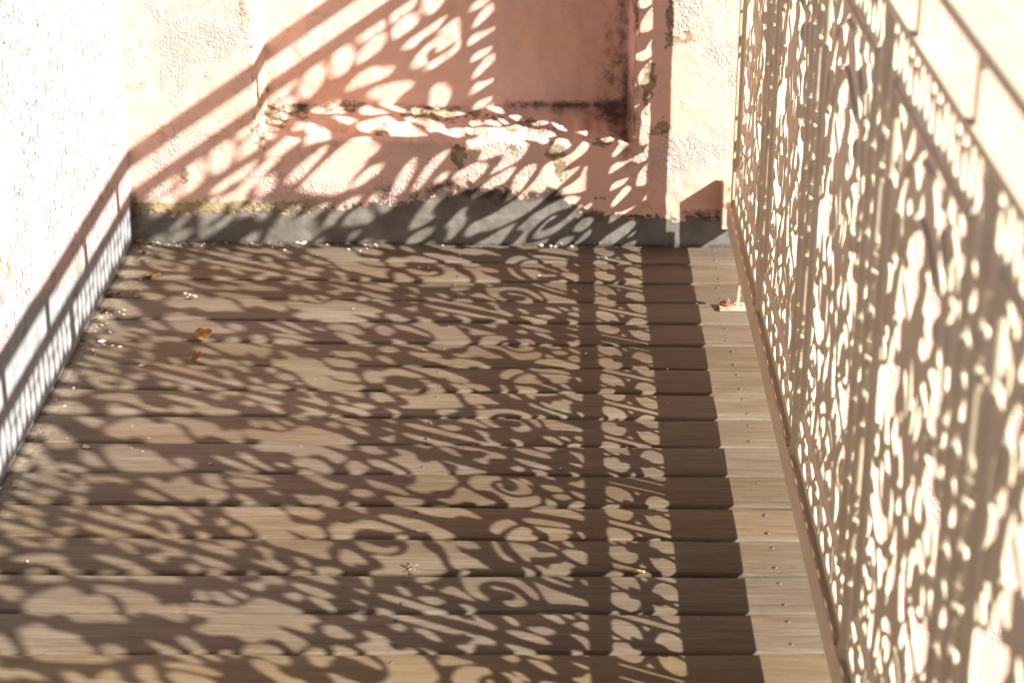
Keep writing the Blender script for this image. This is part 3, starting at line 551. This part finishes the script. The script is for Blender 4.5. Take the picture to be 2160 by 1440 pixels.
# ---------------------------------------------------------------- litter on the deck
def leaf(name, loc, L_, W_, curl, bend, rz, rx, mat, label, tip=0.0):
    n1, n2 = 22, 11; V = []; Fc = []
    for i in range(n1+1):
        t_ = i/n1; wdt = W_*(math.sin(math.pi*min(1, t_**.8))**.75)*(1-.25*t_)+1e-4
        for j in range(n2+1):
            s_ = (j/n2-.5)*2; a_ = s_*curl
            y_ = wdt*.5*(math.sin(a_)/max(curl, .01)); z_ = wdt*.5*(1-math.cos(a_))/max(curl, .01)
            z_ += .0012*math.sin(t_*14+s_*3) + .0010*math.cos(s_*7+t_*5)
            b_ = bend*t_; x_ = L_*math.sin(b_)/bend if bend else L_*t_; zz = L_*(1-math.cos(b_))/bend if bend else 0
            zz += tip*max(0, t_-.8)*L_
            V.append((x_-L_*.5, y_+.0015*math.sin(t_*9), zz+z_+.0012))
    for i in range(n1):
        for j in range(n2): Fc.append((i*(n2+1)+j, (i+1)*(n2+1)+j, (i+1)*(n2+1)+j+1, i*(n2+1)+j+1))
    m_ = MB(); m_.add(V, Fc)
    o = m_.build(name, M[mat], None, True); md = o.modifiers.new('thickness', 'SOLIDIFY'); md.thickness = .0004
    st = MB(); 
    pts = [(-L_*.5+.001, 0, .0016), (-L_*.62, .001, .0022), (-L_*.78, -.002, .0012)]
    for a_, b_ in zip(pts[:-1], pts[1:]):
        a_, b_ = Vector(a_), Vector(b_); n0 = Vector((0, .00045, 0)); n1_ = Vector((0, 0, .00045))
        st.add([a_+n0, a_+n1_, a_-n0, a_-n1_, b_+n0*.8, b_+n1_*.8, b_-n0*.8, b_-n1_*.8], [(0, 4, 5, 1), (1, 5, 6, 2), (2, 6, 7, 3), (3, 7, 4, 0), (0, 1, 2, 3), (7, 6, 5, 4)])
    s2 = st.build('stem', M[mat], o)
    o.location = loc; o.rotation_euler = (rx, 0, rz)
    tag(o, label, 'leaf', 'dry leaves fallen on the deck'); return o
leaf('dry_leaf', (.222, -.510, .0020), .039, .033, 1.0, .8, R(8), R(42), 'leaf1', 'curled golden ochre dry leaf, the larger of the two standing out mid deck', .4)
leaf('dry_leaf', (.232, -.622, .0020), .032, .026, 1.5, 1.5, R(-20), R(25), 'leaf2', 'small tightly curled orange leaf just nearer than the golden one', .5)
leaf('dry_leaf', (.075, -.205, .0008), .030, .018, .5, .3, R(5), R(4), 'leaf1', 'flat dull amber leaf lying at a board gap near the wall corner')
leaf('dry_leaf', (.022, -.026, .006), .028, .016, 1.0, .6, R(-20), R(10), 'leaf2', 'reddish brown leaf among paint crumbs right in the wall corner')
leaf('dry_leaf', (.006+.012, -.312, .001), .026, .014, .4, .3, R(0), R(3), 'leaf3', 'flat brown leaf tucked against the pale wall')
leaf('dry_leaf', (.024, -.400, .001), .020, .016, 1.6, 1.2, R(-10), R(16), 'leaf3', 'dark folded leaf standing on edge near the pale wall')
leaf('dry_leaf', (.036, -.075, .001), .016, .010, 1.0, .6, R(30), R(8), 'leaf3', 'tiny dark curled leaf close to the corner crumbs')

def sprig(name, loc, rz, segs, mat, label, cat):
    m_ = MB()
    for (a_, b_, r0, r1) in segs:
        a_, b_ = Vector(a_), Vector(b_); d = (b_-a_).normalized(); p = d.orthogonal().normalized(); q_ = d.cross(p); n_ = 7
        V = [a_+(p*math.cos(2*math.pi*k/n_)+q_*math.sin(2*math.pi*k/n_))*r0 for k in range(n_)]+[b_+(p*math.cos(2*math.pi*k/n_)+q_*math.sin(2*math.pi*k/n_))*r1 for k in range(n_)]
        m_.add(V, [(k, (k+1) % n_, n_+(k+1) % n_, n_+k) for k in range(n_)]+[tuple(range(n_))[::-1], tuple(range(n_, 2*n_))])
    o = m_.build(name, M[mat], None, True); o.location = loc; o.rotation_euler = (0, 0, rz); tag(o, label, cat); return o
sprig('twig', (.966, -1.372, .0035), R(-8), [((-.022, .002, 0), (-.008, 0, .001), .0006, .0008), ((-.008, 0, .001), (.004, 0, 0), .0008, .0018), ((.004, 0, 0), (.016, -.001, 0), .0022, .0026), ((.016, -.001, 0), (.021, -.001, .001), .0026, .0012), ((-.018, .001, 0), (-.016, .002, .012), .0005, .0004)], 'twig', 'thin stem with a yellow bud caught in a board gap near the railing shadow', 'twig')
sprig('seed_sprig', (.655, -1.373, .004), R(10), [((-.006, .010, .003), (0, 0, .002), .0020, .0009), ((0, 0, .002), (.002, -.012, 0), .0008, .0006), ((0, 0, .002), (.009, .005, .002), .0006, .0008), ((0, 0, .001), (-.007, -.008, 0), .0005, .0006), ((.002, -.012, 0), (.008, -.013, 0), .0006, .0008)], 'dull', 'pale forked seed sprig beside the screws at mid deck', 'sprig')
sprig('paint_curl', (.163, -.312, .004), R(-22), [((-.015, 0, .002), (-.006, 0, .003), .0022, .0028), ((-.006, 0, .003), (.006, -.001, .001), .0012, .0020), ((.006, -.001, .001), (.017, 0, 0), .0026, .0018)], 'flake', 'long rolled whitish paint curl lying on a board gap', 'paint curl')

# paint flakes: a few shapes, many individual copies
protos = []
for v_ in range(7):
    r_ = random.Random(v_); n_ = 9; top = []; 
    for k in range(n_):
        a_ = 2*math.pi*k/n_; q_ = .5*(.65+.5*r_.random()); top.append((q_*math.cos(a_)*1.15, q_*math.sin(a_)*.8))
    V = [(x_, y_, .06+.12*(x_*x_+y_*y_)) for x_, y_ in top]+[(x_*.92, y_*.92, -.02+.10*(x_*x_+y_*y_)) for x_, y_ in top]+[(0, 0, .30+.15*r_.random()), (0, 0, .0)]
    Fc = [(k, (k+1) % n_, 2*n_) for k in range(n_)]+[(n_+(k+1) % n_, n_+k, 2*n_+1) for k in range(n_)]+[(k, n_+k, n_+(k+1) % n_, (k+1) % n_) for k in range(n_)]
    me = bpy.data.meshes.new('paint_flake'); me.from_pydata(V, [], Fc); me.materials.append(M['flake']); me.update(); protos.append(me)
FL = [(0.958,-0.080,2.6),(0.134,-0.648,2.2),(0.042,-0.540,2.3),(0.016,-0.425,1.7),(0.046,-0.494,1.4),(0.105,-0.981,1.9),(0.078,-0.563,1.2),(0.015,-0.798,1.6),(0.023,-1.125,1.6),(0.003,-1.134,1.4),(0.018,-0.806,1.0),(0.034,-0.748,1.1),(0.035,-0.823,1.0),(0.359,-1.468,1.4),(0.099,-1.366,1.2),(0.313,-1.036,1.1),(0.460,-0.586,1.1),(0.273,-0.211,0.9),(0.160,-0.317,0.9),(0.914,-0.568,1.2),(0.591,-0.140,1.3),(0.610,-0.140,1.0),(0.822,-0.141,0.9),(0.668,-0.064,1.1),(0.830,-0.006,2.6),(0.849,-0.005,1.6),(0.892,-0.006,1.4),(0.941,0.012,1.2),(0.950,0.010,1.2),(0.872,0.010,1.2),(0.808,-0.057,1.1),(0.828,-0.178,1.0),(1.049,-0.781,0.9),(1.057,-0.635,0.8),(0.868,-1.039,0.9),(0.649,-0.945,0.7),(0.480,-0.365,0.9),(0.781,-0.185,0.8),(0.442,-0.041,1.6),(0.466,-0.049,1.2),(0.347,-0.007,2.2),(0.335,-0.005,1.6),(0.241,-0.011,1.5),(0.259,-0.027,1.3),(0.287,-0.032,1.1),(0.313,-0.048,1.3),(0.382,-0.076,1.1),(0.360,-0.480,0.8)]
r_ = random.Random(5)
for k in range(38): FL.append((r_.random()**1.2*.50+.02, -.006-.030*r_.random()**1.5, .5+r_.random()*.9))
for k in range(26): FL.append((.015+.05*r_.random()**1.4, -.03-.55*r_.random(), .4+r_.random()*.8))
for k in range(34): FL.append((.05+1.05*r_.random(), -.05-1.5*r_.random(), .22+r_.random()*.35))
for k in range(16): FL.append((.02+.10*r_.random(), -.012-.03*r_.random(), .6+r_.random()*.9))
for k in range(14): FL.append((.62+.40*r_.random(), -.004-.012*r_.random(), .6+r_.random()*.7))
for k in range(46): FL.append((.012+.06*r_.random()**1.6, -.02-1.35*r_.random(), .18+r_.random()*.3))
for k in range(24): FL.append((.02+1.1*r_.random(), -.002-.012*r_.random(), .2+r_.random()*.35))
for i, (x_, y_, s_) in enumerate(FL):
    o = bpy.data.objects.new('paint_flake', protos[i % 7]); C.objects.link(o)
    s_ *= .0066; o.scale = (s_, s_*r_.uniform(.7, 1.1), s_*.8); o.rotation_euler = (r_.uniform(-.25, .25), r_.uniform(-.25, .25), r_.uniform(0, 6.28)); o.location = (x_, y_, .0012+s_*.05)
    tag(o, 'small pale chip of wall paint lying on the deck boards', 'paint flake', 'paint flakes scattered over the deck')
